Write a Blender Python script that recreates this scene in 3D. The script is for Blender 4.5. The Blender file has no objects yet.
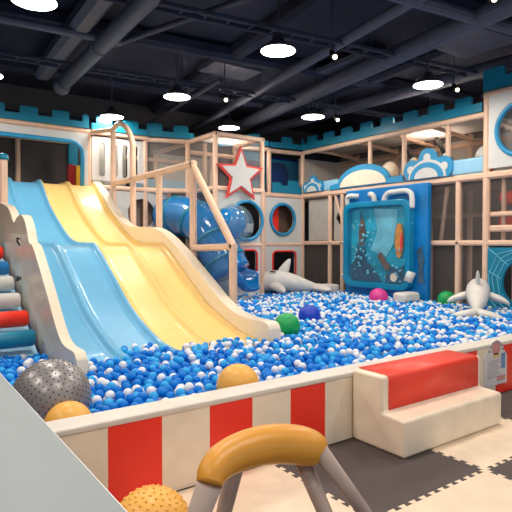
import bpy, bmesh, math, random
from mathutils import Vector, Matrix
random.seed(7)
S = bpy.context.scene
C = S.collection
PI = math.pi

# ------------------------------------------------------------------ materials
def lin(c):
    o = []
    for v in c:
        v /= 255.0
        o.append(v / 12.92 if v <= 0.04045 else ((v + 0.055) / 1.055) ** 2.4)
    return (o[0], o[1], o[2], 1.0)

def mat(name, rgb, rough=0.5, metal=0.0, coat=0.0, var=0.06, scale=6.0, bump=0.0, bscale=60.0, spec=0.5):
    m = bpy.data.materials.new(name); m.use_nodes = True
    nt = m.node_tree; b = nt.nodes['Principled BSDF']
    b.inputs['Roughness'].default_value = rough
    b.inputs['Metallic'].default_value = metal
    b.inputs['Coat Weight'].default_value = coat
    b.inputs['Coat Roughness'].default_value = 0.08
    b.inputs['Specular IOR Level'].default_value = spec
    tc = nt.nodes.new('ShaderNodeTexCoord')
    nz = nt.nodes.new('ShaderNodeTexNoise'); nz.inputs['Scale'].default_value = scale
    nt.links.new(tc.outputs['Object'], nz.inputs['Vector'])
    cr = nt.nodes.new('ShaderNodeValToRGB')
    c = lin(rgb)
    cr.color_ramp.elements[0].position = 0.3; cr.color_ramp.elements[1].position = 0.7
    cr.color_ramp.elements[0].color = tuple(x * (1 - var) for x in c[:3]) + (1,)
    cr.color_ramp.elements[1].color = tuple(min(1, x * (1 + var)) for x in c[:3]) + (1,)
    nt.links.new(nz.outputs['Fac'], cr.inputs['Fac'])
    nt.links.new(cr.outputs['Color'], b.inputs['Base Color'])
    if bump:
        n2 = nt.nodes.new('ShaderNodeTexNoise'); n2.inputs['Scale'].default_value = bscale
        nt.links.new(tc.outputs['Object'], n2.inputs['Vector'])
        bp = nt.nodes.new('ShaderNodeBump'); bp.inputs['Strength'].default_value = bump
        bp.inputs['Distance'].default_value = 0.01
        nt.links.new(n2.outputs['Fac'], bp.inputs['Height'])
        nt.links.new(bp.outputs['Normal'], b.inputs['Normal'])
    return m

def emit(name, rgb, strength):
    m = bpy.data.materials.new(name); m.use_nodes = True
    nt = m.node_tree; nt.nodes.remove(nt.nodes['Principled BSDF'])
    e = nt.nodes.new('ShaderNodeEmission'); e.inputs['Color'].default_value = lin(rgb)
    e.inputs['Strength'].default_value = strength
    nt.links.new(e.outputs[0], nt.nodes['Material Output'].inputs[0])
    return m

def net_mat(name, rgb, cell=0.05, thr=0.22):
    """diagonal knotted netting: threads opaque, the holes between them clear (UV in metres)"""
    m = bpy.data.materials.new(name); m.use_nodes = True
    nt = m.node_tree; b = nt.nodes['Principled BSDF']
    b.inputs['Base Color'].default_value = lin(rgb); b.inputs['Roughness'].default_value = 0.8
    uv = nt.nodes.new('ShaderNodeUVMap'); sp = nt.nodes.new('ShaderNodeSeparateXYZ')
    nt.links.new(uv.outputs[0], sp.inputs[0])
    def math_(op, a, bb):
        n = nt.nodes.new('ShaderNodeMath'); n.operation = op
        for i, v in enumerate((a, bb)):
            if v is None: continue
            if isinstance(v, float): n.inputs[i].default_value = v
            else: nt.links.new(v, n.inputs[i])
        return n.outputs[0]
    s = math_('ADD', sp.outputs[0], sp.outputs[1]); d = math_('SUBTRACT', sp.outputs[0], sp.outputs[1])
    a1 = math_('LESS_THAN', math_('FRACT', math_('DIVIDE', s, cell), None), thr)
    a2 = math_('LESS_THAN', math_('FRACT', math_('DIVIDE', d, cell), None), thr)
    a = math_('MAXIMUM', a1, a2)
    nt.links.new(a, b.inputs['Alpha'])
    return m

def fabric_mat(name, rgb):
    m = bpy.data.materials.new(name); m.use_nodes = True
    nt = m.node_tree; b = nt.nodes['Principled BSDF']
    b.inputs['Base Color'].default_value = lin(rgb); b.inputs['Roughness'].default_value = 0.8
    t = nt.nodes.new('ShaderNodeBsdfTranslucent'); t.inputs[0].default_value = lin(rgb)
    mx = nt.nodes.new('ShaderNodeMixShader'); mx.inputs[0].default_value = 0.5
    nt.links.new(b.outputs[0], mx.inputs[1]); nt.links.new(t.outputs[0], mx.inputs[2])
    nt.links.new(mx.outputs[0], nt.nodes['Material Output'].inputs[0])
    return m

def glass_mat(name, rgb, alpha=0.25):
    m = bpy.data.materials.new(name); m.use_nodes = True
    nt = m.node_tree; b = nt.nodes['Principled BSDF']
    b.inputs['Base Color'].default_value = lin(rgb); b.inputs['Roughness'].default_value = 0.05
    b.inputs['Alpha'].default_value = alpha; b.inputs['Coat Weight'].default_value = 1.0
    b.inputs['Specular IOR Level'].default_value = 0.9
    return m

M = dict(
    cream=mat('cream_vinyl', (248, 231, 206), 0.42, bump=0.15, bscale=90),
    cap=mat('white_vinyl', (226, 219, 208), 0.4, bump=0.1, bscale=60),
    red=mat('red_vinyl', (255, 52, 30), 0.4, var=0.03),
    benchred=mat('coral_red_vinyl', (255, 74, 54), 0.42, var=0.03, bump=0.1),
    white=mat('white_board', (218, 218, 214), 0.5, var=0.03),
    rearboard=mat('pale_grey_board', (222, 214, 206), 0.6),
    starred=mat('faded_red', (226, 70, 62), 0.45, var=0.03),
    greyboard=mat('grey_board', (190, 186, 178), 0.55),
    post=mat('beige_foam_post', (238, 200, 172), 0.55, var=0.05),
    teal=mat('teal_board', (8, 128, 160), 0.4, var=0.05),
    blueedge=mat('blue_trim', (40, 150, 200), 0.4),
    skypad=mat('sky_blue_vinyl', (150, 205, 235), 0.4),
    slideblue=mat('blue_slide_plastic', (104, 180, 222), 0.40, coat=0.2, var=0.03),
    slideyel=mat('yellow_slide_plastic', (253, 214, 132), 0.40, coat=0.2, var=0.03),
    slidewall=mat('cream_slide_plastic', (242, 228, 204), 0.35, coat=0.2, var=0.03),
    tube=mat('blue_tube_plastic', (10, 120, 190), 0.2, coat=0.6),
    bb=mat('blue_ball', (0, 124, 220), 0.35, spec=0.22, var=0.03),
    bl=mat('light_blue_ball', (48, 172, 242), 0.35, spec=0.22, var=0.03),
    bw=mat('white_ball', (238, 240, 244), 0.35, var=0.02),
    green=mat('green_ball', (0, 165, 85), 0.4),
    royal=mat('royal_blue_ball', (8, 62, 190), 0.4),
    pink=mat('pink_ball', (228, 62, 150), 0.4),
    orange=mat('orange_ball', (246, 184, 84), 0.4, bump=0.1),
    silver=mat('silver_ball', (150, 146, 146), 0.34, metal=0.35),
    nub=mat('dark_nubs', (46, 44, 50), 0.5),
    seat=mat('mustard_leatherette', (230, 160, 58), 0.38, var=0.06, bump=0.2, bscale=25),
    leg=mat('grey_taupe_leg', (176, 156, 146), 0.55),
    table=mat('pale_grey_laminate', (146, 156, 160), 0.45, var=0.02),
    tabedge=mat('light_edge_band', (228, 232, 234), 0.4),
    matdark=mat('charcoal_eva_foam', (84, 74, 72), 0.75, bump=0.3, bscale=150),
    matcream=mat('cream_eva_foam', (240, 218, 192), 0.7, bump=0.3, bscale=150),
    concrete=mat('floor_screed', (110, 105, 100), 0.8),
    wall=mat('dark_grey_wall', (92, 90, 94), 0.8),
    ceil=mat('navy_black_ceiling', (38, 44, 66), 0.9, var=0.25, scale=1.2),
    duct=mat('dark_painted_duct', (82, 88, 108), 0.6, var=0.1),
    pipe=mat('dark_painted_pipe', (54, 60, 82), 0.6, var=0.1),
    housing=mat('lamp_housing', (90, 92, 98), 0.4, metal=0.6),
    deck=mat('deck_vinyl', (120, 110, 100), 0.6),
    pitfloor=mat('pit_floor_vinyl', (10, 90, 170), 0.6),
    plush=mat('pale_grey_vinyl', (226, 222, 214), 0.5, bump=0.25, bscale=70),
    black=mat('black_mark', (20, 20, 24), 0.5),
    greywood=mat('grey_brown_board', (150, 132, 120), 0.6),
    wood=mat('brown_board', (110, 84, 66), 0.6),
    board=mat('aquarium_blue', (0, 124, 196), 0.35, var=0.25, scale=1.3),
    tank=mat('tank_teal', (0, 136, 178), 0.3, var=0.12, scale=2.0),
    sea=mat('painted_sea', (40, 170, 200), 0.4, var=0.35, scale=2.2),
    wreck=mat('painted_wreck', (58, 92, 116), 0.5, var=0.5, scale=9),
    wreckbrown=mat('painted_timber', (120, 84, 60), 0.5, var=0.3, scale=9),
    fish=mat('painted_orange_fish', (235, 150, 40), 0.4, var=0.25, scale=6),
    lightsea=mat('painted_light_water', (120, 200, 220), 0.4, var=0.25, scale=3),
    yellow=mat('yellow_vinyl', (232, 178, 40), 0.45),
    darkred=mat('dark_red_vinyl', (150, 28, 28), 0.45),
    web=mat('pale_web_line', (120, 205, 225), 0.5),
    sign=mat('sign_board', (222, 220, 222), 0.35),
    signgrey=mat('sign_print_grey', (150, 150, 158), 0.5),
    signblue=mat('sign_print_blue', (110, 150, 195), 0.5),
    signpink=mat('sign_print_pink', (215, 150, 145), 0.5),
    signyel=mat('sign_print_yellow', (226, 196, 120), 0.5),
    lamp=emit('lamp_diffuser', (255, 255, 255), 9.0),
    bulb=emit('spot_bulb', (255, 232, 190), 9.0),
    netdark=net_mat('black_net', (122, 112, 106), 0.05, 0.2),
    netgrey=net_mat('grey_net', (170, 164, 158), 0.05, 0.22),
    netblue=net_mat('blue_net', (52, 84, 124), 0.05, 0.26),
    roof=fabric_mat('white_roof_fabric', (238, 230, 222)),
    bubble=glass_mat('clear_bubble', (160, 200, 220), 0.2),
    acrylic=glass_mat('clear_acrylic', (90, 160, 190), 0.06),
)

# ------------------------------------------------------------------ mesh builder
class MB:
    def __init__(s): s.v = []; s.f = []; s.mi = []; s.uv = {}
    def add(s, vs, fs, mi=0):
        o = len(s.v); s.v += [tuple(v) for v in vs]
        for f in fs: s.f.append(tuple(i + o for i in f)); s.mi.append(mi)
        return s
    def box(s, a, b, mi=0):
        x0, y0, z0 = a; x1, y1, z1 = b
        vs = [(x0,y0,z0),(x1,y0,z0),(x1,y1,z0),(x0,y1,z0),(x0,y0,z1),(x1,y0,z1),(x1,y1,z1),(x0,y1,z1)]
        return s.add(vs, [(0,3,2,1),(4,5,6,7),(0,1,5,4),(1,2,6,5),(2,3,7,6),(3,0,4,7)], mi)
    def beam(s, p, q, w=0.09, h=None, mi=0):
        h = h or w
        p = Vector(p); q = Vector(q); d = (q - p).normalized()
        up = Vector((0,0,1)) if abs(d.z) < 0.95 else Vector((0,1,0))
        a = d.cross(up).normalized(); b = a.cross(d).normalized()
        # an eight-sided (chamfered) section
        c = 0.25
        sec = [(-.5+c,-.5),(.5-c,-.5),(.5,-.5+c),(.5,.5-c),(.5-c,.5),(-.5+c,.5),(-.5,.5-c),(-.5,-.5+c)]
        vs = [p + a*x*w + b*y*h for x, y in sec] + [q + a*x*w + b*y*h for x, y in sec]
        fs = [(i, (i+1) % 8, 8+(i+1) % 8, 8+i) for i in range(8)] + [tuple(range(7,-1,-1)), tuple(range(8,16))]
        return s.add(vs, fs, mi)
    def tube(s, path, r, n=12, closed=False, mi=0, caps=True, squash=None):
        P = [Vector(p) for p in path]; m = len(P)
        R = r if isinstance(r, (list, tuple)) else [r] * m
        T = []
        for i in range(m):
            if closed: t = P[(i+1) % m] - P[i-1]
            else: t = P[min(i+1, m-1)] - P[max(i-1, 0)]
            T.append(t.normalized())
        up = Vector((0,0,1)) if abs(T[0].z) < 0.9 else Vector((0,1,0))
        a = T[0].cross(up).normalized()
        vs = []
        for i in range(m):
            a = (a - T[i] * a.dot(T[i])).normalized(); b = T[i].cross(a)
            ka, kb = squash or (1, 1)
            for k in range(n):
                t = 2*PI*k/n
                vs.append(P[i] + (a*math.cos(t)*ka + b*math.sin(t)*kb) * R[i])
        fs = []
        for i in range(m if closed else m-1):
            j = (i+1) % m
            for k in range(n):
                l = (k+1) % n
                fs.append((i*n+k, i*n+l, j*n+l, j*n+k))
        if caps and not closed:
            fs.append(tuple(range(n-1,-1,-1))); fs.append(tuple((m-1)*n+k for k in range(n)))
        return s.add(vs, fs, mi)
    def ball(s, c, r, seg=16, rings=10, mi=0, sc=(1,1,1)):
        vs = [(c[0], c[1], c[2]+r*sc[2])]; fs = []
        for i in range(1, rings):
            ph = PI*i/rings
            for k in range(seg):
                t = 2*PI*k/seg
                vs.append((c[0]+r*sc[0]*math.sin(ph)*math.cos(t), c[1]+r*sc[1]*math.sin(ph)*math.sin(t), c[2]+r*sc[2]*math.cos(ph)))
        vs.append((c[0], c[1], c[2]-r*sc[2]))
        for k in range(seg):
            fs.append((0, 1+k, 1+(k+1) % seg))
            e = 1+(rings-2)*seg
            fs.append((len(vs)-1, e+(k+1) % seg, e+k))
        for i in range(rings-2):
            for k in range(seg):
                a = 1+i*seg
                fs.append((a+k, a+seg+k, a+seg+(k+1) % seg, a+(k+1) % seg))
        return s.add(vs, fs, mi)
    def lathe(s, c, prof, n=24, mi=0):
        """prof: list of (radius, z) about a vertical axis at c"""
        vs = []; fs = []
        for r, z in prof:
            for k in range(n):
                t = 2*PI*k/n; vs.append((c[0]+r*math.cos(t), c[1]+r*math.sin(t), c[2]+z))
        for i in range(len(prof)-1):
            for k in range(n):
                l = (k+1) % n; fs.append((i*n+k, i*n+l, (i+1)*n+l, (i+1)*n+k))
        fs.append(tuple(range(n-1,-1,-1))); fs.append(tuple((len(prof)-1)*n+k for k in range(n)))
        return s.add(vs, fs, mi)
    def plate(s, outline, holes, o, ax, ay, thick, mi=0):
        """flat board with holes; 2-D outline mapped by o + x*ax + y*ay, given a thickness along ax x ay"""
        o = Vector(o); ax = Vector(ax).normalized(); ay = Vector(ay).normalized(); nn = ax.cross(ay).normalized()
        bm = bmesh.new(); edges = []
        for loop in [outline] + list(holes):
            vs = [bm.verts.new(o + ax*x + ay*y) for x, y in loop]
            for i in range(len(vs)): edges.append(bm.edges.new((vs[i], vs[(i+1) % len(vs)])))
        bmesh.ops.triangle_fill(bm, use_beauty=True, use_dissolve=False, edges=edges)
        r = bmesh.ops.extrude_face_region(bm, geom=list(bm.faces))
        bmesh.ops.translate(bm, vec=nn*thick, verts=[g for g in r['geom'] if isinstance(g, bmesh.types.BMVert)])
        bmesh.ops.recalc_face_normals(bm, faces=list(bm.faces))
        bm.verts.index_update()
        s.add([v.co.copy() for v in bm.verts], [[v.index for v in f.verts] for f in bm.faces], mi)
        bm.free(); return s
    def quad(s, a, b, c, d, mi=0):
        """net sheet: uv in metres"""
        A, B, Cc, D = map(Vector, (a, b, c, d))
        ex = (B-A).normalized(); nrm = ex.cross(D-A).normalized(); ey = nrm.cross(ex)
        base = len(s.v)
        s.add([A, B, Cc, D], [(0,1,2,3)], mi)
        for i, p in enumerate((A, B, Cc, D)): s.uv[base+i] = ((p-A).dot(ex), (p-A).dot(ey))
        return s
    def build(s, name, mats, parent=None, smooth=False, bevel=0.0, subsurf=0, origin=None):
        if not isinstance(mats, (list, tuple)): mats = [mats]
        if parent is not None:
            o = Vector((0,0,0)); p = parent
            while p is not None: o += p.location; p = p.parent
            loc = Vector((0,0,0))
        else:
            if origin is None:
                xs = [v[0] for v in s.v]; ys = [v[1] for v in s.v]; zs = [v[2] for v in s.v]
                origin = ((min(xs)+max(xs))/2, (min(ys)+max(ys))/2, min(zs))
            o = Vector(origin); loc = o
        me = bpy.data.meshes.new(name)
        me.from_pydata([Vector(v)-o for v in s.v], [], s.f)
        for m in mats: me.materials.append(m)
        me.polygons.foreach_set('material_index', s.mi)
        if s.uv:
            ul = me.uv_layers.new(name='UVMap')
            for l in me.loops: ul.data[l.index].uv = s.uv.get(l.vertex_index, (0,0))
        else:
            bm = bmesh.new(); bm.from_mesh(me); bmesh.ops.recalc_face_normals(bm, faces=list(bm.faces)); bm.to_mesh(me); bm.free()
        if smooth: me.polygons.foreach_set('use_smooth', [True]*len(me.polygons))
        me.update()
        ob = bpy.data.objects.new(name, me); C.objects.link(ob); ob.location = loc
        if parent is not None: ob.parent = parent
        if bevel:
            b = ob.modifiers.new('bevel', 'BEVEL'); b.width = bevel; b.segments = 3; b.limit_method = 'ANGLE'; b.angle_limit = math.radians(40)
            me.polygons.foreach_set('use_smooth', [True]*len(me.polygons))
            b.harden_normals = False
            wn = ob.modifiers.new('normals', 'WEIGHTED_NORMAL')
        if subsurf:
            ss = ob.modifiers.new('smooth', 'SUBSURF'); ss.levels = subsurf; ss.render_levels = subsurf
        return ob

def tag(o, label=None, cat=None, group=None, kind=None):
    if label: o['label'] = label
    if cat: o['category'] = cat
    if group: o['group'] = group
    if kind: o['kind'] = kind
    return o
def thing(name, label, cat, loc=(0,0,0), group=None):
    o = bpy.data.objects.new(name, None); C.objects.link(o); o.location = loc
    o.empty_display_size = 0.1
    return tag(o, label, cat, group)
def copy_tree(o, parent=None):
    c = o.copy(); C.objects.link(c); c.parent = parent
    for ch in list(o.children): copy_tree(ch, c)
    return c
def circle(cx, cy, r, n=32): return [(cx+r*math.cos(2*PI*k/n), cy+r*math.sin(2*PI*k/n)) for k in range(n)]
def rrect(x0, y0, x1, y1, r, n=5):
    o = []
    for cx, cy, a in ((x1-r,y0+r,-PI/2),(x1-r,y1-r,0),(x0+r,y1-r,PI/2),(x0+r,y0+r,PI)):
        for k in range(n+1):
            t = a + PI/2*k/n; o.append((cx+r*math.cos(t), cy+r*math.sin(t)))
    return o
def smooth_path(pts, n=6):
    """Catmull-Rom through points of any dimension"""
    P = [tuple(map(float, p)) for p in pts]; out = []
    for i in range(len(P)-1):
        p0 = P[max(i-1,0)]; p1 = P[i]; p2 = P[i+1]; p3 = P[min(i+2,len(P)-1)]
        for k in range(n):
            t = k/n
            out.append(tuple(0.5*((2*b)+(-a+c)*t+(2*a-5*b+4*c-d)*t*t+(-a+3*b-3*c+d)*t**3) for a,b,c,d in zip(p0,p1,p2,p3)))
    out.append(P[-1]); return out

# ------------------------------------------------------------------ camera
FPX = 526.0
yaw = math.radians(-35.5); pitch = math.atan(13/FPX)
cam_d = bpy.data.cameras.new('camera'); cam = bpy.data.objects.new('camera', cam_d); C.objects.link(cam)
cam.location = (0, 0, 1.5); cam.rotation_euler = (PI/2 - pitch, 0, yaw)
cam_d.sensor_width = 36; cam_d.lens = FPX/512*36; cam_d.clip_start = 0.05
S.camera = cam
Rv = Vector((math.cos(yaw), math.sin(yaw), 0)); Fv = Vector((-math.sin(yaw), math.cos(yaw), 0))
def view_xy(u, v, z):
    d = u*Fv.x + v*Fv.y
    return 256+FPX*(u*Rv.x+v*Rv.y)/d, 243+FPX*(1.5-z)/d, d

# ------------------------------------------------------------------ setting
tag(MB().box((-6,-6,-0.1),(13,14,0)).build('floor', M['concrete']), kind='structure')
tag(MB().box((-6,-6,5.2),(13,14,5.3)).build('ceiling', M['ceil']), kind='structure')
tag(MB().box((-6,13.4,0),(13,13.6,5.2)).build('wall_back', M['wall']), kind='structure')
tag(MB().box((12.2,-6,0),(12.4,13.4,5.2)).build('wall_right', M['wall']), kind='structure')
tag(MB().box((-6.2,-6,0),(-6,13.4,5.2)).build('wall_left', M['wall']), kind='structure')
tag(MB().box((-0.9,3.01,0.0),(8.98,10.44,0.2)).build('trim_1', M['pitfloor']), kind='structure')

# ceiling beams and services --------------------------------------------------
def pipe(name, p, q, r, label, cat, m='pipe', n=10):
    tag(MB().tube([p, q], r, n).build(name, M[m], smooth=False), label, cat)
# thick round duct ending above the slide, with a rectangular duct beside it
d = thing('ceiling_duct', 'thick round duct with a flared open end, hanging above the slide at upper left', 'duct', (3.05, 8.5, 4.6))
MB().tube([(2.65,4.2,4.62),(2.83,6.5,4.62),(2.96,10.6,4.62)], 0.13, 20).build('duct_body', M['duct'], d, smooth=True)
MB().tube([(2.96,10.6,4.62),(2.965,10.8,4.6),(2.97,10.82,4.6)], [0.13,0.165,0.165], 20).build('flared_end', M['duct'], d, smooth=True)
MB().tube([(2.885,8.28,4.62),(2.888,8.36,4.62)], 0.15, 20).build('joint_flange', M['duct'], d, smooth=True)
for y in (6.6, 8.6, 10.2):
    MB().tube([(2.84,y,4.72),(2.84,y,5.2)], 0.012, 6).build('hanger', M['pipe'], d)
tag(MB().beam((2.38,4.2,4.88),(2.66,11.0,4.88),0.34,0.3).build('ceiling_duct', M['duct']), 'flat rectangular duct running just left of the thick round duct', 'duct')
def tray(p, q, label, w=0.22):
    t = thing('cable_tray', label, 'cable tray', ((p[0]+q[0])/2,(p[1]+q[1])/2,p[2]))
    P = Vector(p); Q = Vector(q); dd = (Q-P).normalized(); s = Vector((-dd.y, dd.x, 0))
    for k in (-1, 1):
        MB().beam(P+s*k*w/2, Q+s*k*w/2, 0.025, 0.07).build('side_rail', M['pipe'], t)
    rm = MB(); L = (Q-P).length; n = int(L/0.35)
    for i in range(n+1):
        c = P+dd*L*i/n; MB().beam(c-s*w/2, c+s*w/2, 0.03, 0.02).build('rung', M['pipe'], t)
    for i in range(1, int(L/1.8)+1):
        c = P+dd*min(L, 1.8*i-.6); MB().beam(c+Vector((0,0,0.03)), (c.x,c.y,5.2), 0.016).build('hanger_rod', M['pipe'], t)
tray((0.2,7.0,4.7),(10.6,5.6,4.7), 'cable tray crossing the ceiling nearest the camera, above the middle pendant lamp')
tray((0.2,10.05,4.7),(11.8,8.75,4.7), 'cable tray crossing the ceiling over the back of the slide')
pipe('ceiling_pipe', (0.2,8.45,4.72),(3.2,8.2,4.72), 0.06, 'short grey pipe left of the round duct', 'pipe', 'duct')
pipe('ceiling_pipe', (0.3,13.3,4.5),(9.0,12.5,4.5), 0.045, 'thin pipe along the far back of the ceiling', 'pipe')
pipe('ceiling_pipe', (3.0,4.9,4.72),(12.1,3.7,4.72), 0.09, 'pale pipe at the upper right corner of the ceiling', 'pipe', 'duct')
pipe('ceiling_duct', (8.3,13.3,4.75),(6.75,2.0,4.75), 0.16, 'round duct sloping up to the upper right above the right pendant lamp', 'duct', 'duct', 18)
pipe('ceiling_duct', (9.05,13.3,4.75),(9.35,2.5,4.75), 0.14, 'round duct over the right hand play deck, farthest right', 'duct', 'duct', 18)
pipe('ceiling_pipe', (7.3,13.3,4.75),(5.75,4.0,4.75), 0.09, 'dark pipe behind the spotlight near the middle of the ceiling', 'pipe', 'duct')
pipe('ceiling_pipe', (3.2,8.6,4.8),(4.3,5.2,4.8), 0.05, 'thin sloping pipe right of the round duct', 'pipe')
pipe('ceiling_pipe', (5.7,12.6,4.6),(5.3,8.6,4.6), 0.045, 'thin dark pipe above the star panel', 'pipe')
for i,(a,b,w) in enumerate((((0.5,9.0,5.05),(12,7.6,5.05),.3),((0.5,11.6,5.05),(12,10.4,5.05),.3),((0.5,5.6,5.05),(12,4.2,5.05),.35),((4.9,3,5.08),(6.0,13,5.08),.3),((8.2,3,5.08),(9.2,13,5.08),.3))):
    tag(MB().beam(a,b,w,0.28).build('trim_%d' % (i+2), M['ceil']), kind='structure')
for i,(x0,y0,x1,y1) in enumerate(((5.2,8.6,6.3,9.3),(7.2,6.6,8.0,8.0),(7.9,4.6,8.9,5.8))):
    tag(MB().box((x0,y0,4.93),(x1,y1,5.02)).build('ceiling_panel', M['duct']), ['flat grey duct panel near the ceiling above the star', 'flat grey duct panel near the ceiling left of the right duct', 'flat grey duct panel near the ceiling above the round window'][i], 'duct panel')

# pendant lamps ---------------------------------------------------------------
def make_lamp():
    t = thing('pendant_lamp', 'x', 'lamp', (0,0,4.2), 'round pendant lamps')
    MB().lathe((0,0,4.2), [(0.25,0.0),(0.252,0.012),(0.25,0.03),(0.19,0.075),(0.10,0.12),(0.075,0.2),(0.05,0.21)], 32).build('housing', M['housing'], t, smooth=True)
    MB().lathe((0,0,4.2), [(0.243,-0.006),(0.243,0.002)], 32).build('diffuser', M['lamp'], t)
    MB().tube([(0,0,4.4),(0,0,5.2)], 0.012, 8).build('suspension_rod', M['housing'], t)
    return t
lamp0 = make_lamp(); used = False
LAMPS = [(4.589,5.9,'largest pendant lamp, high above the middle of the pit'),(4.501,8.827,'pendant lamp above the slide fence, left of the warm spotlight'),
    (7.655,5.669,'pendant lamp at the right, above the castle boards'),(7.583,8.527,'pendant lamp above the back corner of the play frame'),
    (6.698,10.483,'lowest pendant lamp, just above the star module'),(4.075,11.029,'pendant lamp right behind the curved arch bar'),
    (1.432,6.274,'pendant lamp cut by the top left edge of the picture'),(9.701,7.126,'pendant lamp half hidden behind the right castle boards'),
    (1.42,9.45,'pendant lamp at the far left edge of the picture'),
    (1.5,3.2,''),(4.6,2.9,''),(7.7,2.7,''),(1.5,0.2,''),(4.7,0.0,''),(-1.6,3.2,''),(-1.6,6.3,''),(-1.6,0.2,''),(11.0,4.2,'')]
WATT = 46
for x, y, lab in LAMPS:
    o = lamp0 if not used else copy_tree(lamp0)
    used = True
    o.location = (x, y, 4.2)
    o['label'] = lab or 'round pendant lamp over the play area outside the picture'
    ld = bpy.data.lights.new('pendant_light', 'AREA'); ld.shape = 'DISK'; ld.size = 0.48; ld.energy = WATT; ld.color = (1.0, 0.9, 0.79)
    lo = bpy.data.objects.new('pendant_light', ld); C.objects.link(lo); lo.location = (x, y, 4.185)
# small spotlights
for x, y, z, lab in ((5.348,8.474,4.2,'small warm spotlight left of the middle pendant lamp'),(5.409,5.608,4.2,'small warm spotlight right of the largest pendant lamp'),
                     (9.0,6.0,4.42,'tiny spotlight near the round window tower'),(7.9,8.1,4.1,'tiny spotlight between two pendant lamps'),(6.4,3.75,4.6,'tiny spotlight at the top right corner')):
    t = thing('spotlight', lab, 'spotlight', (x,y,z))
    MB().ball((x,y,z), 0.034, 14, 8).build('bulb', M['bulb'], t, smooth=True)
    MB().tube([(x+.02,y+.05,z+.02),(x+.03,y+.1,z+.12)], [0.046,0.038], 14).build('can', M['black'], t)
    MB().tube([(x+.03,y+.1,z+.1),(x+.03,y+.1,5.2)], 0.012, 6).build('stem', M['pipe'], t)
# the two warm spotlights light the slide
for p, w_ in (((5.348,8.474,4.16),130),((5.409,5.608,4.16),110)):
    ld = bpy.data.lights.new('spot_light', 'SPOT'); ld.energy = w_; ld.color = (1.0,.78,.5); ld.spot_size = math.radians(50); ld.spot_blend = .7; ld.shadow_soft_size = .04
    lo = bpy.data.objects.new('spot_light', ld); C.objects.link(lo)
    dd = (Vector((3.15,8.6,1.5))-Vector(p)).normalized(); lo.location = Vector(p)+dd*.06
    lo.rotation_euler = dd.to_track_quat('-Z','Y').to_euler()

# ------------------------------------------------------------------ pit wall
U0, ST = 1.007, 0.3252
pw = thing('ball_pit_wall', 'low padded pit wall striped red and cream with a white top', 'pit wall', (4, 2.91, 0))
mb = MB()
for n in range(-7, 25):
    a = U0+n*ST; b = min(a+ST, 8.98)
    if a >= 8.97: break
    mb.box((a+.0005, 2.82, 0.012), (b-.0005, 2.99, 0.485), 1 if n % 2 == 0 else 0)
mb.build('striped_padding', [M['cream'], M['red']], pw)
MB().box((U0-7*ST, 2.81, 0.482), (8.98, 3.00, 0.522)).build('top_cap', M['cap'], pw, bevel=0.012)

# ------------------------------------------------------------------ puzzle mats
TU, TV, UB, VB = 1.075, 1.075, 2.135, 1.91
def wave(n=12, h=0.014):
    p = []
    for k in range(n):
        if k: p.append((k-.06, -h))
        else: p.append((0.25, -h))
        p += [(k+.56, -h), (k+.44, h), (k+1.06 if k < n-1 else k+.8, h)]
    return [(x/n, y) for x, y in p]
W = wave()
def mat_tile(i, j, label):
    u0 = UB+i*TU; u1 = u0+TU; v0 = VB+j*TV; v1 = v0+TV
    top_cut = v1 > 2.8
    if top_cut: v1 = 2.805
    P = [(u0,v0)]+[(u0+x*TU, v0+y) for x, y in W]+[(u1,v0)]
    right = [(u1+y, v0+x*TV) for x, y in W]
    left = [(u0+y, v0+x*TV) for x, y in W]
    if top_cut:
        P += [q for q in right if q[1] < v1-.02]+[(u1,v1),(u0,v1)]+[q for q in reversed(left) if q[1] < v1-.02]
    else:
        P += right+[(u1,v1)]+[(u0+x*TU, v1+y) for x, y in reversed(W)]+[(u0,v1)]+list(reversed(left))
    dark = (i+j) % 2 == 0
    o = MB().plate(P, [], (0,0,0.0005), (1,0,0), (0,1,0), 0.0115).build('foam_floor_mat', M['matdark' if dark else 'matcream'])
    tag(o, label, 'floor mat', 'interlocking foam floor mats')
for i, j, lab in ((-2,0,'charcoal foam mat along the pit wall at the far left'),(-1,0,'cream foam mat along the pit wall, behind the mustard stool'),(0,0,'charcoal foam mat in front of the left end of the bench'),
    (1,0,'cream foam mat under the right end of the step bench'),(2,0,'charcoal foam mat below the arched notice'),(3,0,'cream foam mat along the pit wall at the far right'),
    (-1,-1,'charcoal foam mat under the mustard stool'),(0,-1,'cream foam mat at the bottom right of the picture'),(1,-1,'charcoal foam mat right of the point where four mats meet'),
    (2,-1,'cream foam mat nearest the right edge'),(-2,-1,'cream foam mat beside the grey table'),(1,-2,'cream foam mat nearest the camera at right'),(0,-2,'charcoal foam mat nearest the camera')):
    mat_tile(i, j, lab)

# ------------------------------------------------------------------ step bench
b = thing('step_bench', 'cream padded two step bench with a red back step, against the pit wall', 'bench', (3.52, 2.57, 0.012))
prof = [(2.315,.0125),(2.315,.278),(2.505,.29),(2.505,.545),(2.808,.545),(2.808,.0125)]
MB().plate(prof, [], (2.895,0,0), (0,1,0), (0,0,1), 1.235).build('body', M['cream'], b, bevel=0.024)
arc = [(2.502,.298),(2.502,.515)]+[(2.532-.03*math.cos(a), .518+.03*math.sin(a)) for a in (0.4,.8,1.2,1.57)]+[(2.65,.5485),(2.795,.5485)]
mb = MB(); n = len(arc)
vs = []; fs = []
for k, (v, z) in enumerate(arc):
    nv, nz = (-1,0) if k < 2 else ((0,1) if k > 5 else ((v-2.532)/.03, (z-.518)/.03))
    for u in (2.955, 4.08):
        vs.append((u, v, z)); vs.append((u, v+nv*.004, z+nz*.004))
for k in range(n-1):
    a = 4*k; c = a+4
    fs += [(a+1,a+3,c+3,c+1),(a,c,c+2,a+2),(a,a+1,c+1,c),(a+2,c+2,c+3,a+3)]
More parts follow.
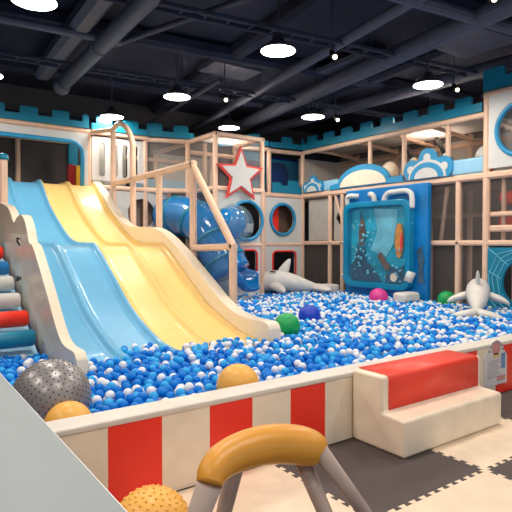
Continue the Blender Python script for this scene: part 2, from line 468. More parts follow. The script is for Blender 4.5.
fs += [(0,2,3,1),(4*n-4,4*n-3,4*n-1,4*n-2)]
mb.add(vs, fs).build('red_cover', M['benchred'], b, smooth=True)

# ------------------------------------------------------------------ arched notice
s = thing('notice_board', 'small white arched notice with pictures fixed low on the striped pit wall', 'sign', (4.89, 2.80, 0.11))
out = [(-.2,0.0),(.2,0.0),(.2,.33)]+[(.145*math.cos(t), .36+.165*math.sin(t)) for t in [PI*k/12 for k in range(1,12)]]+[(-.2,.33)]
ay = Vector((0, 0, 1))
K = .84
def ks(P): return [(x, y*K) for x, y in P]
o0 = Vector((4.89, 2.8195, 0.108))
MB().plate(ks(out), [], o0, (1,0,0), ay, 0.012).build('board', M['sign'], s)
nrm = Vector((1,0,0)).cross(ay)
fr = o0+nrm*0.0122
def patch(x0,y0,x1,y1,m,name,r=.01):
    MB().plate(ks(rrect(x0,y0,x1,y1,r,3)), [], fr, (1,0,0), ay, 0.0015).build(name, M[m], s)
mb = MB()
for k in range(9):
    y = .285-k*.024
    mb.plate(ks(rrect(-.15,y,.06+.03*math.sin(k*2.1),y+.008,.003,2)), [], fr, (1,0,0), ay, 0.001)
mb.build('printed_lines', M['signgrey'], s)
patch(.09,.18,.165,.36,'signblue','blue_picture'); patch(-.05,.325,.06,.375,'signyel','yellow_title',.02)
MB().plate(ks(circle(0,.43,.075,20)), [], fr, (1,0,0), ay, 0.0015).build('round_picture', M['signpink'], s)
mb = MB()
for k in range(7):
    t = PI*(k+.5)/7
    mb.plate(ks(circle(.12*math.cos(t), .38+.125*math.sin(t), .018, 10)), [], fr, (1,0,0), ay, 0.0016)
mb.build('flower_dots', M['signgrey'], s)
patch(.02,.04,.17,.1,'signpink','pink_picture')

# ------------------------------------------------------------------ slide
ZP = smooth_path([(11.9,2.70),(11.35,2.70),(10.95,2.65),(10.31,2.158),(9.65,1.80),(9.05,1.534),(8.61,1.451),(8.1,1.438),(7.69,1.40),(7.04,1.018),(6.34,.597),(5.63,.345),(5.25,.285),(4.94,.26)], 6)
sl = thing('wide_slide', 'wide four lane slide, two blue and two yellow lanes between cream side walls', 'slide', (2.62, 8.0, 0.2))
def lane(u0, u1, m, name, label):
    cs = [(0,.072),(.018,.068),(.036,.045),(.05,.018),(.068,.004),(.11,0)]
    w = u1-u0
    sec = cs+[(w/2,-.003)]+[(w-x, z) for x, z in reversed(cs)]
    vs = []; fs = []; n = len(sec)
    for v, z in ZP:
        for x, dz in sec: vs.append((u0+x, v, z+dz))
    for v, z in ZP:
        for x, dz in sec: vs.append((u0+x, v, z+min(dz,0)-.05))
    m_ = len(ZP); o = n*m_
    for i in range(m_-1):
        for k in range(n-1):
            fs.append((i*n+k, i*n+k+1, (i+1)*n+k+1, (i+1)*n+k))
            fs.append((o+i*n+k, o+(i+1)*n+k, o+(i+1)*n+k+1, o+i*n+k+1))
        for k in (0, n-1):
            fs.append((i*n+k, (i+1)*n+k, o+(i+1)*n+k, o+i*n+k))
    for i in (0, m_-1):
        for k in range(n-1): fs.append((i*n+k, i*n+k+1, o+i*n+k+1, o+i*n+k))
    ob = MB().add(vs, fs).build(name, M[m], sl, smooth=True); ob['label'] = label
lane(1.475,2.04,'slideblue','slide_lane','glossy blue lane next to the left wall')
lane(2.04,2.60,'slideblue','slide_lane','glossy blue lane next to the yellow')
lane(2.60,3.15,'slideyel','slide_lane','glossy yellow lane next to the blue')
lane(3.15,3.70,'slideyel','slide_lane','glossy yellow lane next to the right wall')
RW = smooth_path([(11.9,2.97),(11.5,2.96),(11.0,2.72),(10.6,2.49),(10.06,2.154),(9.56,1.90),(9.08,1.793),(8.56,1.78),(8.04,1.734),(7.5,1.548),(6.86,1.217),(6.43,.973),(6.04,.75),(5.67,.607),(5.34,.565),(5.06,.562),(4.96,.54),(4.915,.47)], 3)
MB().plate(RW+[(4.91,.2),(11.9,.2)], [], (3.70,0,0), (0,1,0), (0,0,1), .17).build('right_wall', M['slidewall'], sl, bevel=0.035)
LW = smooth_path([(11.2,3.05),(10.6,2.98),(10.3,2.8),(10.0,2.83),(9.6,2.72),(9.35,2.5),(9.1,2.52),(8.75,2.42),(8.5,2.15),(8.3,2.12),(8.045,2.05),(7.7,2.0),(7.45,1.9),(7.25,1.762),(7.1,1.81),(6.875,1.845),(6.68,1.80),(6.53,1.68),(6.41,1.51),(6.3,1.49),(6.17,1.423),(5.905,1.212),(5.622,.969),(5.3,.68),(5.1,.56),(4.9,.535),(4.72,.53),(4.64,.46)], 3)
MB().plate(LW+[(4.62,.2),(11.2,.2)], [], (1.38,0,0), (0,1,0), (0,0,1), .10).build('left_wall', M['slidewall'], sl, bevel=0.025)
tag(MB().beam((1.43,8.19,.2),(1.43,8.19,2.68),.11).build('railing_post', M['post']), 'beige railing post rising behind the wavy slide wall at the left edge', 'post')
tag(MB().lathe((1.43,8.19,2.682), [(.075,0),(.078,.03),(.06,.075),(.02,.095)], 16).build('post_cap', M['teal'], smooth=True), 'blue dome cap on the post at the left edge', 'post cap')
# hook on the wall
tag(MB().tube([(1.355,6.76,1.47),(1.325,6.76,1.52),(1.32,6.72,1.56),(1.34,6.68,1.55)], .01, 8).build('wall_hook', M['black']), 'small black hook on the wavy slide wall', 'hook')
tag(MB().tube([(1.355,6.72,1.09),(1.325,6.72,1.06),(1.32,6.78,1.05),(1.34,6.8,1.1)], .012, 8).build('wall_hook', M['black']), 'lower dark hook on the wavy slide wall beside the white rollers', 'hook')

# roller ladder
rl = thing('roller_ladder', 'climbing ladder of coloured foam rollers left of the slide', 'climbing ladder', (.85, 6.6, .2))
for v, z, m, lab in ((7.519,1.369,'red','red foam roller near the top'),(7.15,1.19,'tube','upper blue foam roller'),(6.841,1.018,'white','upper white foam roller'),
                     (6.5,.842,'white','lower white foam roller'),(6.117,.68,'red','red foam roller near the bottom'),(5.80,.515,'teal','lowest teal foam roller'),(7.85,1.54,'white','white foam roller at the top')):
    r = MB().tube([(.36,v,z),(.375,v,z),(1.27,v,z),(1.295,v,z)], [.07,.088,.088,.07], 18).build('foam_roller', M[m], rl, smooth=True); r['label'] = lab
MB().beam((.85,8.1,1.49),(.85,5.6,.22),.96,.04).build('sloped_board', M['skypad'], rl)
MB().beam((.3,8.1,1.62),(.3,5.5,.3),.08,.2).build('side_rail', M['post'], rl)

# slide fence
fe = thing('slide_fence', 'beige post fence with blue netting along the right side of the slide', 'fence', (3.98, 8.4, .2))
FU = 3.97
for v, z0, z1 in ((10.69,.2,3.86),(9.64,.2,3.40),(8.48,.2,2.72),(7.25,.2,2.76),(6.11,.2,1.48)):
    MB().beam((FU,v,z0),(FU,v,z1),.1).build('post', M['post'], fe)
MB().beam((FU,10.69,2.73),(FU,7.22,2.73),.1).build('rail', M['post'], fe)
MB().beam((FU,7.25,2.70),(FU,6.11,1.46),.1).build('sloping_rail', M['post'], fe)
MB().beam((FU,7.25,1.42),(FU,6.07,1.45),.1).build('rail', M['post'], fe)
ar = [(FU,10.69,3.86),(FU,10.45,3.92),(FU,10.2,3.88),(FU,9.95,3.76),(FU,9.75,3.58),(FU,9.66,3.42),(FU,9.64,3.3)]
MB().tube(smooth_path(ar,4), .055, 10).build('arch_bar', M['post'], fe, smooth=True)
MB().beam((3.64,11.2,3.84),(FU,10.69,3.86),.09).build('tie_bar', M['post'], fe)
MB().quad((FU,7.25,1.45),(FU,6.13,1.45),(FU,6.13,1.47),(FU,7.25,2.70)).build('net', M['netblue'], fe)
MB().quad((FU,7.2,.2),(FU,6.16,.2),(FU,6.16,1.42),(FU,7.2,1.42)).build('net', M['netblue'], fe)

# ------------------------------------------------------------------ castle play frame
def post(t, u, v, z0, z1, w=.1): return MB().beam((u,v,z0),(u,v,z1),w).build('post', M['post'], t)
def bar(t, p, q, w=.1, name='beam'): return MB().beam(p,q,w).build(name, M['post'], t)
def net(t, a, b, c, d, m='netdark'): return MB().quad(a,b,c,d).build('net', M[m], t)
def vpanel(t, name, m, axis, at, a0, z0, a1, z1, holes=(), thick=.05, r=.02):
    """board in a wall plane; axis 'u': runs along u at v=at, axis 'v': runs along v at u=at"""
    if axis == 'u': return MB().plate(rrect(a0,z0,a1,z1,r,2), holes, (0,at+thick,0), (1,0,0), (0,0,1), thick).build(name, M[m], t)
    return MB().plate(rrect(a0,z0,a1,z1,r,2), holes, (at,0,0), (0,1,0), (0,0,1), thick).build(name, M[m], t)
def ringpath(axis, at, loop):
    return [(x, at, z) if axis == 'u' else (at, x, z) for x, z in loop]

DK, TOP = 2.70, 3.84
# --- slide tower
t = thing('play_tower', 'white fronted tower with wide blue edged opening at the head of the slide', 'play tower', (2.6, 11.6, 0))
for u in (.3, 3.62, 4.9): post(t, u, 11.2, 0, TOP+.02)
for u in (.3, 2.48, 3.62, 4.9): post(t, u, 12.5, 0, TOP)
bar(t, (.3,11.17,TOP+.02), (4.95,11.17,TOP+.02)); bar(t, (.3,12.5,TOP), (4.95,12.5,TOP))
bar(t, (3.62,11.2,DK), (4.95,11.2,DK));
hole = [(.42,2.68),(3.46,2.68),(3.46,3.3)]+[(3.22+.24*math.cos(a), 3.36+.24*math.sin(a)) for a in (0.3,.7,1.1,1.57)]+[(.66,3.6)]+[(.66+.24*math.cos(a), 3.36+.24*math.sin(a)) for a in (2.0,2.5,3.0)]
MB().plate([(.3,2.66),(.42,2.66)]+[hole[0]]+list(reversed(hole[2:]))+[hole[1]][:0]+[(3.46,2.66),(3.58,2.66),(3.58,3.80),(.3,3.80)] if False else
           [(3.58,2.66),(3.58,3.80),(.3,3.80),(.3,2.66),(.42,2.66)]+list(reversed(hole[2:]))+[(3.46,2.66)], [], (0,11.16,0), (1,0,0), (0,0,1), .05).build('arch_board', M['white'], t)
MB().tube(ringpath('u', 11.10, [(.43,2.68)]+list(reversed(hole[2:]))+[(3.45,2.68)]), .045, 8).build('arch_trim', M['blueedge'], t, smooth=True)
net(t, (.3,12.57,DK), (4.9,12.57,DK), (4.9,12.57,TOP), (.3,12.57,TOP), 'netdark')
MB().box((.25,11.93,DK-.14),(3.88,12.5,DK-.02)).box((3.88,11.3,DK-.14),(4.95,12.5,DK-.02)).build('deck', M['deck'], t)
slots = [rrect(u-.065,2.93,u+.065,3.66,.06) for u in (3.9,4.2,4.42,4.66)]
vpanel(t, 'slotted_board', 'white', 'u', 11.17, 3.68, 2.84, 4.86, 3.78, slots)
vpanel(t, 'porthole_board', 'white', 'u', 11.17, 4.02, 1.34, 5.44, 2.64, [circle(4.80,2.16,.33)])
MB().box((3.95,11.6,DK),(4.6,11.64,TOP-.1)).build('slot_backing', M['greyboard'], t)
MB().box((4.1,11.42,1.4),(5.4,11.46,2.55)).build('back_board', M['greywood'], t)
post(t, 5.50, 11.2, 0, 2.7)
bar(t, (3.62,11.2,1.3), (5.5,11.2,1.3))
t2 = thing('bolster_pad', 'dark red upright pad at the right inside the slide opening', 'pad', (3.42,11.75,DK))
MB().box((3.34,11.7,DK-.02),(3.50,11.85,3.22)).build('pad_body', M['darkred'], t2, bevel=.03)
tag(MB().box((3.51,11.7,DK+.01),(3.63,11.85,3.2)).build('bolster_pad', M['yellow'], bevel=.03), 'yellow upright pad beside the dark red one in the slide opening', 'pad')
tag(MB().box((3.40,11.9,3.1),(3.62,12.0,3.7)).build('wall_pad', M['teal'], bevel=.03), 'blue pad above the dark red pad in the slide opening', 'pad')

# --- netted bay
t = thing('play_bay', 'netted bay between the slide tower and the star module', 'play frame', (5.4, 11.4, 0))
bar(t, (4.9,11.2,TOP), (5.83,10.92,TOP)); bar(t, (4.9,11.2,DK), (5.8,10.92,DK), .11)
post(t, 5.83, 10.9, 0, TOP); post(t, 5.75, 12.5, 0, TOP)
bar(t, (4.9,12.5,3.62), (7.0,12.5,3.62)); bar(t, (5.83,10.9,3.80),(5.75,12.5,3.8))
net(t, (4.9,12.57,DK), (7.2,12.57,DK), (7.2,12.57,TOP), (4.9,12.57,TOP), 'netdark')
net(t, (4.95,11.2,DK), (5.8,10.92,DK), (5.8,10.92,TOP), (4.95,11.2,TOP), 'netgrey')
MB().box((4.95,11.25,DK-.14),(7.2,12.5,DK-.02)).build('deck', M['deck'], t)
MB().box((4.98,12.3,DK),(6.9,12.35,3.1)).build('blue_pad', M['skypad'], t)
vpanel(t, 'shade_board', 'greyboard', 'u', 12.55, 5.8, DK, 7.6, 3.8)

# --- star module
t = thing('play_module', 'netted upper module with round and square windows, behind the star', 'play frame', (6.47, 10.2, 0))
SV = 9.72
for u in (5.86, 7.10):
    post(t, u, SV, 0, TOP+.03)
post(t, 6.25, 10.85, DK, TOP); post(t, 7.1, 10.85, 0, TOP)
bar(t, (5.83,SV,TOP),(7.14,SV,TOP)); bar(t, (5.86,SV,TOP),(5.86,10.9,TOP)); bar(t,(7.1,SV,TOP),(7.1,10.85,TOP)); bar(t,(5.86,10.87,3.6),(7.1,10.87,3.6))
bar(t, (5.83,SV,DK-.02),(7.14,SV,DK-.02),.11); bar(t, (5.86,SV,DK-.02),(5.86,10.9,DK-.02)); bar(t, (5.83,SV,1.46),(7.14,SV,1.46),.08)
net(t, (5.9,SV+.03,DK),(7.1,SV+.03,DK),(7.1,SV+.03,TOP),(5.9,SV+.03,TOP),'netgrey')
net(t, (5.86,10.9,DK),(5.86,SV,DK),(5.86,SV,TOP),(5.86,10.9,TOP),'netgrey')
MB().box((5.9,SV+.05,TOP+.05),(7.1,10.85,TOP+.07)).build('roof_sheet', M['roof'], t)
MB().box((5.9,SV+.05,DK-.12),(7.1,10.85,DK-.04)).build('deck', M['deck'], t)
vpanel(t, 'porthole_board', 'white', 'u', SV-.01, 5.92, 1.50, 7.05, 2.62, [circle(6.66,2.0,.42)])
MB().tube(ringpath('u', SV-.03, circle(6.66,2.0,.43,40)), .04, 8, True).build('porthole_ring', M['blueedge'], t, smooth=True)
wn = rrect(6.38,.55,6.94,1.33,.09)
vpanel(t, 'window_board', 'white', 'u', SV-.01, 5.92, .1, 7.05, 1.42, [wn])
MB().tube(ringpath('u', SV-.02, rrect(6.37,.54,6.95,1.34,.1)), .022, 8, True).build('window_trim', M['red'], t, smooth=True)
MB().beam((6.37,SV,.78),(6.95,SV,.78),.05).build('window_bar', M['red'], t)
MB().box((6.3,10.0,1.5),(6.7,10.06,2.5)).build('inner_board', M['wood'], t)
MB().box((6.72,10.0,1.75),(7.05,10.1,1.95)).build('inner_pad', M['cream'], t)
st = thing('star_panel', 'large grey white star with a red border on the front of the upper module', 'star', (6.49, 9.6, 2.45))
def star(R, r, c=(6.45,2.99)):
    return [(c[0]+(R if k % 2 == 0 else r)*math.sin(PI*k/5), c[1]+(R if k % 2 == 0 else r)*math.cos(PI*k/5)) for k in range(10)]
MB().plate(star(.64,.285), [], (0,9.66,0), (1,0,0), (0,0,1), .05).build('border', M['starred'], st)
MB().plate(star(.515,.23), [], (0,9.612,0), (1,0,0), (0,0,1), .02).build('face', M['white'], st)

# --- corner bay
t = thing('play_bay', 'corner bay with a blue ringed round window and a red edged square window', 'play frame', (8.3, 10.9, 0))
CV = 10.5
post(t, 7.72, CV, 0, DK); post(t, 7.96, CV+.1, DK, TOP); post(t, 8.98, CV, 0, TOP)
post(t, 7.3, 12.3, DK, TOP); 
bar(t, (7.1,10.85,TOP),(7.96,CV+.1,TOP)); bar(t, (7.96,CV+.1,TOP-.02),(9.02,CV,TOP-.02))
bar(t, (7.1,CV,DK),(9.02,CV,DK),.11); bar(t, (7.1,CV,1.46),(9.02,CV,1.46),.08)
vpanel(t, 'porthole_board', 'white', 'u', CV-.02, 7.77, 1.50, 8.93, 2.64, [circle(8.3,2.1,.37)])
MB().tube(ringpath('u', CV-.04, circle(8.3,2.1,.385,40)), .04, 8, True).build('porthole_ring', M['blueedge'], t, smooth=True)
vpanel(t, 'window_board', 'white', 'u', CV-.02, 7.77, .1, 8.93, 1.42, [rrect(8.0,.6,8.72,1.28,.09)])
MB().tube(ringpath('u', CV-.03, rrect(7.99,.59,8.73,1.29,.1)), .022, 8, True).build('window_trim', M['red'], t, smooth=True)
MB().box((8.0,10.72,1.6),(8.36,10.8,2.6)).build('red_pad', M['red'], t)
MB().box((8.42,10.8,1.5),(8.9,10.85,2.6)).build('inner_board', M['wood'], t)
vpanel(t, 'tunnel_board', 'teal', 'u', 11.0, 8.02, DK, 9.3, TOP-.15, [rrect(8.18,2.85,8.95,3.62,.3)])
net(t, (8.05,10.97,DK),(9.2,10.97,DK),(9.2,10.97,TOP-.2),(8.05,10.97,TOP-.2),'netblue')
MB().box((8.02,11.5,DK),(9.8,11.55,TOP)).build('rear_board', M['royal'], t)
MB().box((7.2,CV+.1,DK-.12),(10.4,12.5,DK-.03)).build('deck', M['deck'], t)
vpanel(t, 'porthole_pad', 'teal', 'u', CV+.2, 7.15, DK+.05, 7.9, TOP-.1, [circle(7.56,3.3,.26)])
# --- low castle rail
cr = [(7.98,DK+.06),(8.98,DK+.06),(8.98,DK+.26),(8.82,DK+.26),(8.82,DK+.40),(8.5,DK+.40),(8.5,DK+.26),(8.26,DK+.26),(8.26,DK+.32),(7.98,DK+.32)]
tag(MB().plate(cr, [], (0,CV+.02,0), (1,0,0), (0,0,1), .05).build('castle_rail_board', M['teal'], bevel=.01), 'low teal castle shaped board at the foot of the upper corner window', 'board')

# --- right play wall
t = thing('play_wall', 'two storey netted play wall of beige posts along the right side', 'play frame', (9.5, 7.8, 0))
RU = 9.0
for v in (8.224, 7.275, 6.215): post(t, RU+.04, v, DK, TOP, .09)
for v in (9.48, 9.05): post(t, RU, v, 0, DK)
for v in (5.953,): post(t, RU, v, 0, DK)
post(t, RU, 5.38, 0, 4.2, .12)
bar(t, (RU,10.5,TOP),(RU,5.4,TOP)); bar(t, (RU,10.5,DK+.02),(RU,3.4,DK+.02),.13); bar(t, (RU,10.5,1.5),(RU,3.4,1.5),.1)
for v in (9.9, 8.6, 7.6, 6.6, 5.6):
    post(t, 10.4, v, 0, TOP); bar(t, (RU,v-.05,TOP-.02),(10.4,v-.05,TOP-.12),.08)
bar(t, (10.4,10.5,3.62),(10.4,4.0,3.62)); bar(t,(10.4,10.5,2.1),(10.4,4.0,2.1))
bar(t, (RU+.1,6.25,DK), (RU+.3,6.55,1.5), .07, 'brace'); bar(t, (RU+.1,9.05,DK), (RU+.3,8.6,1.5), .07, 'brace'); post(t, 9.6, 6.3, 0, DK, .08)
net(t, (10.35,10.5,DK),(10.35,4.0,DK),(10.35,4.0,TOP),(10.35,10.5,TOP),'netgrey')
vpanel(t, 'rear_board', 'rearboard', 'v', 10.45, 3.6, DK, 10.9, 3.75)
vpanel(t, 'end_board', 'rearboard', 'u', 10.75, 9.1, DK, 10.44, 3.75)
MB().box((9.06,5.5,TOP+.03),(10.4,10.4,TOP+.05)).build('roof_sheet', M['roof'], t)
MB().box((9.06,3.4,DK-.10),(10.6,10.5,DK-.02)).build('deck', M['deck'], t)
net(t, (RU+.02,8.9,1.55),(RU+.02,5.4,1.55),(RU+.02,5.4,DK-.05),(RU+.02,8.9,DK-.05))
net(t, (RU+.02,10.45,.2),(RU+.02,5.4,.2),(RU+.02,5.4,1.45),(RU+.02,10.45,1.45))
net(t, (RU+.02,5.35,1.55),(RU+.02,3.5,1.55),(RU+.02,3.5,DK-.05),(RU+.02,5.35,DK-.05))
# grey interior boards in the far bay
vpanel(t, 'shaped_board', 'greyboard', 'v', 9.07, 9.54, 1.56, 10.35, 2.6)
vpanel(t, 'shaped_board', 'greyboard', 'v', 9.07, 9.12, 1.56, 9.42, 2.6, [circle(9.2,2.1,.16,6)])
bar(t, (RU,9.30,DK-.05), (RU,8.84,1.5), .06, 'brace'); net(t, (RU,9.28,DK-.05), (RU,8.80,DK-.05), (RU,8.80,1.55), (RU,8.86,1.55), 'netblue')

# --- round window tower at the right edge
t = thing('play_tower', 'white tower with a blue ringed round window at the right edge', 'play tower', (9.0, 4.4, 0))
vpanel(t, 'porthole_board', 'white', 'v', 8.94, 3.4, 2.84, 5.32, 4.14, [circle(4.70,3.47,.45)], .06)
MB().tube(ringpath('v', 8.93, circle(4.70,3.47,.46,40)), .045, 8, True).build('porthole_ring', M['blueedge'], t, smooth=True)
net(t, (9.02,5.3,2.9),(9.02,3.6,2.9),(9.02,3.6,4.1),(9.02,5.3,4.1),'netgrey')
bar(t, (RU-.03,5.42,4.18),(RU-.03,3.4,4.18),.1)
for v in (5.1,): post(t, 9.08, v, 1.5, DK, .07)
bar(t, (9.05,5.38,2.02),(9.05,3.4,2.02),.09); bar(t, (9.05,5.38,1.76),(9.05,3.4,1.76),.12)
MB().tube([(9.22,5.2,2.32),(9.22,3.4,2.32)], .12, 16).build('red_roller', M['red'], t, smooth=True)
MB().tube([(9.22,5.2,1.90),(9.22,3.4,1.90)], .12, 16).build('red_roller', M['red'], t, smooth=True)
vpanel(t, 'web_board', 'teal', 'v', 8.95, 3.4, .1, 5.32, 1.42, [circle(4.62,.80,.42)], .05)
mb = MB(); cc = (4.62,.80)
for k in range(10):
    a = 2*PI*k/10+.15
    pts = []
    for rr in (.45, 1.3):
        x = max(3.42, min(5.30, cc[0]+rr*math.cos(a))); z = max(.12, min(1.40, cc[1]+rr*math.sin(a))); pts.append((8.946,x,z))
    mb.beam(pts[0], pts[1], .012)
for rr in (.52, .62, .72):
    pp = [(8.946, max(3.42,min(5.30,cc[0]+rr*math.cos(2*PI*k/10+.15))), max(.12,min(1.40,cc[1]+rr*math.sin(2*PI*k/10+.15)))) for k in range(11)]
    for a, b_ in zip(pp, pp[1:]):
        if (Vector(a)-Vector(b_)).length > .02: mb.beam(a, b_, .012)
mb.build('web_lines', M['web'], t)

# --- castle boards
def castle(p, q, z, label, h=.13, mh=.16, period=.61, mw=.34, start=0.0, m='teal'):
    P = Vector((p[0],p[1],0)); Q = Vector((q[0],q[1],0)); L = (Q-P).length; d_ = (Q-P).normalized()
    out = [(0,0),(L,0)]; top = []
    x = start
    while x < L:
        a, b_ = max(0,x), min(L,x+mw)
        if b_-a > .05:
            top += [(a,h),(a,h+mh-.03),(min(a+.03,b_),h+mh),(max(b_-.03,a),h+mh),(b_,h+mh-.03),(b_,h)]
        x += period
    if not top or top[0][0] > 0.001: top = [(0,h)]+top
    if top[-1][0] < L-.001: top += [(L,h)]
    P2 = out+list(reversed(top)); cl = []
    for a in P2:
        if not cl or (abs(a[0]-cl[-1][0])+abs(a[1]-cl[-1][1]) > 1e-4): cl.append(a)
    tag(MB().plate(cl, [], (P.x,P.y,z), d_, (0,0,1), .06).build('castle_board', M[m]), label, 'castle board', 'teal castle boards on top of the play frame')
castle((.3,11.16),(3.6,11.16), 3.91, 'teal castle board above the slide opening', start=.0+.12)
castle((3.66,11.16),(4.92,11.16), 3.91, 'teal castle board above the slotted white panel', start=.1)
castle((4.95,11.2),(6.0,10.95), 3.92, 'teal castle board above the netted bay left of the star', start=0)
castle((6.9,11.3),(7.95,10.6), 3.92, 'teal castle board seen at an angle right of the star module', start=.1)
castle((7.96,10.58),(8.98,10.48), 3.90, 'teal castle board above the corner window', start=.35, mw=.3)
castle((9.0,10.48),(9.0,5.46), 3.90, 'long teal castle board along the right play wall', start=.2, h=.16)
castle((8.97,5.42),(8.97,3.4), 4.24, 'teal castle board on the round window tower, highest of all', start=-.0, h=.2, mh=.17, period=.75, mw=.40)

# --- cloud and wave boards on the upper deck of the right wall
def arc_pts(c, z, ru, rz, a0, a1, n): return [(c+ru*math.cos(a0+(a1-a0)*k/n), z+rz*math.sin(a0+(a1-a0)*k/n)) for k in range(n+1)]
zb = DK+.088
def vplate(P, m, name, par, at=8.93, th=.05, holes=()): return MB().plate(P, holes, (at,0,0), (0,1,0), (0,0,1), th).build(name, M[m], par)
w = thing('wave_board', 'large blue arch shaped board with a cream infill on the upper right rail', 'board', (8.95,8.3,zb))
outer = [(9.42,zb),(9.42,zb+.10),(9.25,zb+.13)]+[(8.36+.80*math.cos(a), zb+.06+.44*math.sin(a)) for a in [0.2+(PI-.4)*k/16 for k in range(17)]][::-1]+[(7.45,zb+.13),(7.25,zb+.14),(7.22,zb)]
inner = [(8.36+.70*math.cos(a), zb+.01+.36*math.sin(a)) for a in [0.05+(PI-.1)*k/16 for k in range(17)]]
vplate(outer, 'blueedge', 'wave', w); vplate(inner, 'cream', 'infill', w, 8.905, .03)
def cloud(c, z, wd, ht, bumps, label):
    g = thing('cloud_board', label, 'board', (8.95,c,z))
    P = [(c+wd, z)]; Q = [(c+wd-.07, z+.02)]
    N = bumps
    for k in range(N):
        a = PI*(k+.5)/N
        cx, cz = c+wd*.70*math.cos(a), z+ht*.66*math.sin(a)
        r = wd*.36
        P += arc_pts(cx, cz, r, r, a-1.5, a+1.5, 8)
    P += [(c-wd, z)]
    vplate(P, 'blueedge', 'outline', g)
    for k in range(N):
        a = PI*(k+.5)/N
        vplate(circle(c+wd*.76*math.cos(a), z+ht*.70*math.sin(a), wd*.14, 14), 'white', 'cloud_puff', g, 8.915, .025)
    vplate(arc_pts(c, z+.01, wd*.74, ht*.62, 0, PI, 14), 'white', 'inner_arch', g, 8.91, .03)
    vplate(arc_pts(c, z+.012, wd*.66, ht*.52, 0, PI, 14), 'blueedge', 'inner_band', g, 8.895, .02)
    vplate(arc_pts(c, z+.014, wd*.46, ht*.34, 0, PI, 14), 'white', 'inner_fill', g, 8.885, .015)
cloud(6.62, zb, .60, .60, 3, 'large scalloped blue and white cloud board on the upper right rail')
cloud(10.05, zb, .40, .42, 3, 'small scalloped blue and white cloud board in the far corner of the upper rail')
tag(MB().box((8.97,5.42,zb),(9.12,6.1,zb+.30)).build('rail_pad', M['skypad'], bevel=.05), 'pale blue padded rail right of the large cloud board', 'pad')
tag(MB().box((8.97,9.2,zb),(9.12,9.72,zb+.26)).build('rail_pad', M['skypad'], bevel=.05), 'pale blue padded rail between the small cloud and the wave board', 'pad')
# things on the upper deck
for x, y, lab, m2 in ((9.7,7.55,'dark padded pole with an orange and white tip, hanging above the large cloud board','orange'),(9.75,6.75,'dark padded pole with a blue and orange tip, hanging right of the cloud board','tube')):
    g = thing('hanging_bumper', lab, 'bumper', (x,y,3.1))
    MB().tube([(x,y+.25,3.75),(x,y,3.32)], .045, 10).build('pole', M['black'], g, smooth=True)
    MB().tube([(x,y,3.34),(x,y-.06,3.22),(x,y-.1,3.12)], [.07,.1,.06], 12).build('tip', M[m2], g, smooth=True)
    MB().ball((x,y-.0,3.33), .08, 12, 8).build('collar', M['white'], g, smooth=True)
g = thing('skittle_figure', 'white and red padded skittle at the right end of the upper deck', 'skittle', (9.5,5.75,DK))
MB().lathe((9.5,5.75,DK), [(.13,0),(.17,.1),(.17,.32),(.15,.42)], 18).build('base', M['red'], g, smooth=True)
MB().lathe((9.5,5.75,DK), [(.15,.42),(.155,.5),(.1,.62),(.02,.67)], 18).build('top', M['white'], g, smooth=True)
for y, lab in ((8.05,'cream dome pad peeking over the wave board'),(9.0,'cream dome pad left of the wave board')):
    tag(MB().ball((9.5,y,DK+.42), .2, 18, 10, sc=(1,1,1.2)).build('dome_pad', M['cream'], smooth=True, origin=(9.5,y,DK)), lab, 'pad')

# ------------------------------------------------------------------ aquarium panel
t = thing('aquarium_panel', 'tall blue activity panel with an underwater scene on the right wall', 'play panel', (8.85,7.6,.3))
MB().box((8.80,6.50,.25),(8.93,8.75,2.70)).build('backboard', M['board'], t, bevel=.02)
# tank: rounded frame, sunk scene and clear front
to = rrect(6.80,.52,8.66,2.40,.22); ti = rrect(6.92,.64,8.54,2.28,.16)
MB().plate(to, [ti], (8.62,0,0), (0,1,0), (0,0,1), .18).build('tank_frame', M['tank'], t, bevel=.02)
sc = MB().plate(rrect(6.9,.62,8.56,2.30,.16), [], (8.77,0,0), (0,1,0), (0,0,1), .028).build('sea_scene', M['sea'], t)
def sp(P, m, name, at, th=.03): MB().plate(P, [], (at,0,0), (0,1,0), (0,0,1), th).build(name, M[m], sc)
sp([(7.2,2.2),(7.85,2.25),(7.75,1.75),(7.95,1.35),(7.5,1.2),(7.3,1.5)], 'lightsea', 'light_water', 8.755, .014)
sp([(8.5,.66),(8.5,1.0),(8.36,1.12),(8.3,1.5),(8.22,1.2),(8.12,1.5),(8.05,1.1),(7.9,1.0),(7.75,.85),(7.6,.68)], 'wreck', 'wreck', 8.72)
sp([(8.24,1.45),(8.12,1.45),(8.08,1.7),(8.12,2.0),(8.2,2.05),(8.26,1.75)], 'wreckbrown', 'mast', 8.715)
sp([(8.18,2.0),(8.2,2.2),(8.23,2.0)], 'wreck', 'mast_tip', 8.71)
sp([(7.72,1.22),(7.62,1.30),(7.35,.98),(7.45,.90)], 'wreckbrown', 'plank', 8.70)
sp([(7.5,.66),(7.45,.85),(7.3,1.0),(7.15,.95),(7.0,1.05),(6.95,.66)], 'wreck', 'coral', 8.705)
sp(circle(7.25,.78,.09,12), 'cream', 'shell', 8.69, .03)
sp([(x, z) for x, z in [(7.13+.10*math.cos(a), 1.55+.36*math.sin(a)) for a in [2*PI*k/20 for k in range(20)]]], 'fish', 'fish', 8.70, .05)
sp([(7.07,1.3),(7.03,1.45),(7.03,1.65),(7.06,1.72),(7.09,1.5)], 'red', 'fish_stripe', 8.69, .02)
mb = MB(); rnd = random.Random(3)
for k in range(46):
    c = (8.68, rnd.uniform(7.75,8.42), rnd.uniform(.8,2.0)); mb.ball(c, rnd.uniform(.014,.032), 8, 6)
for k in range(16):
    c = (8.68, rnd.uniform(6.95,7.7), rnd.uniform(.7,1.5)); mb.ball(c, rnd.uniform(.014,.026), 8, 6)
mb.build('bubbles', M['lightsea'], sc, smooth=True)
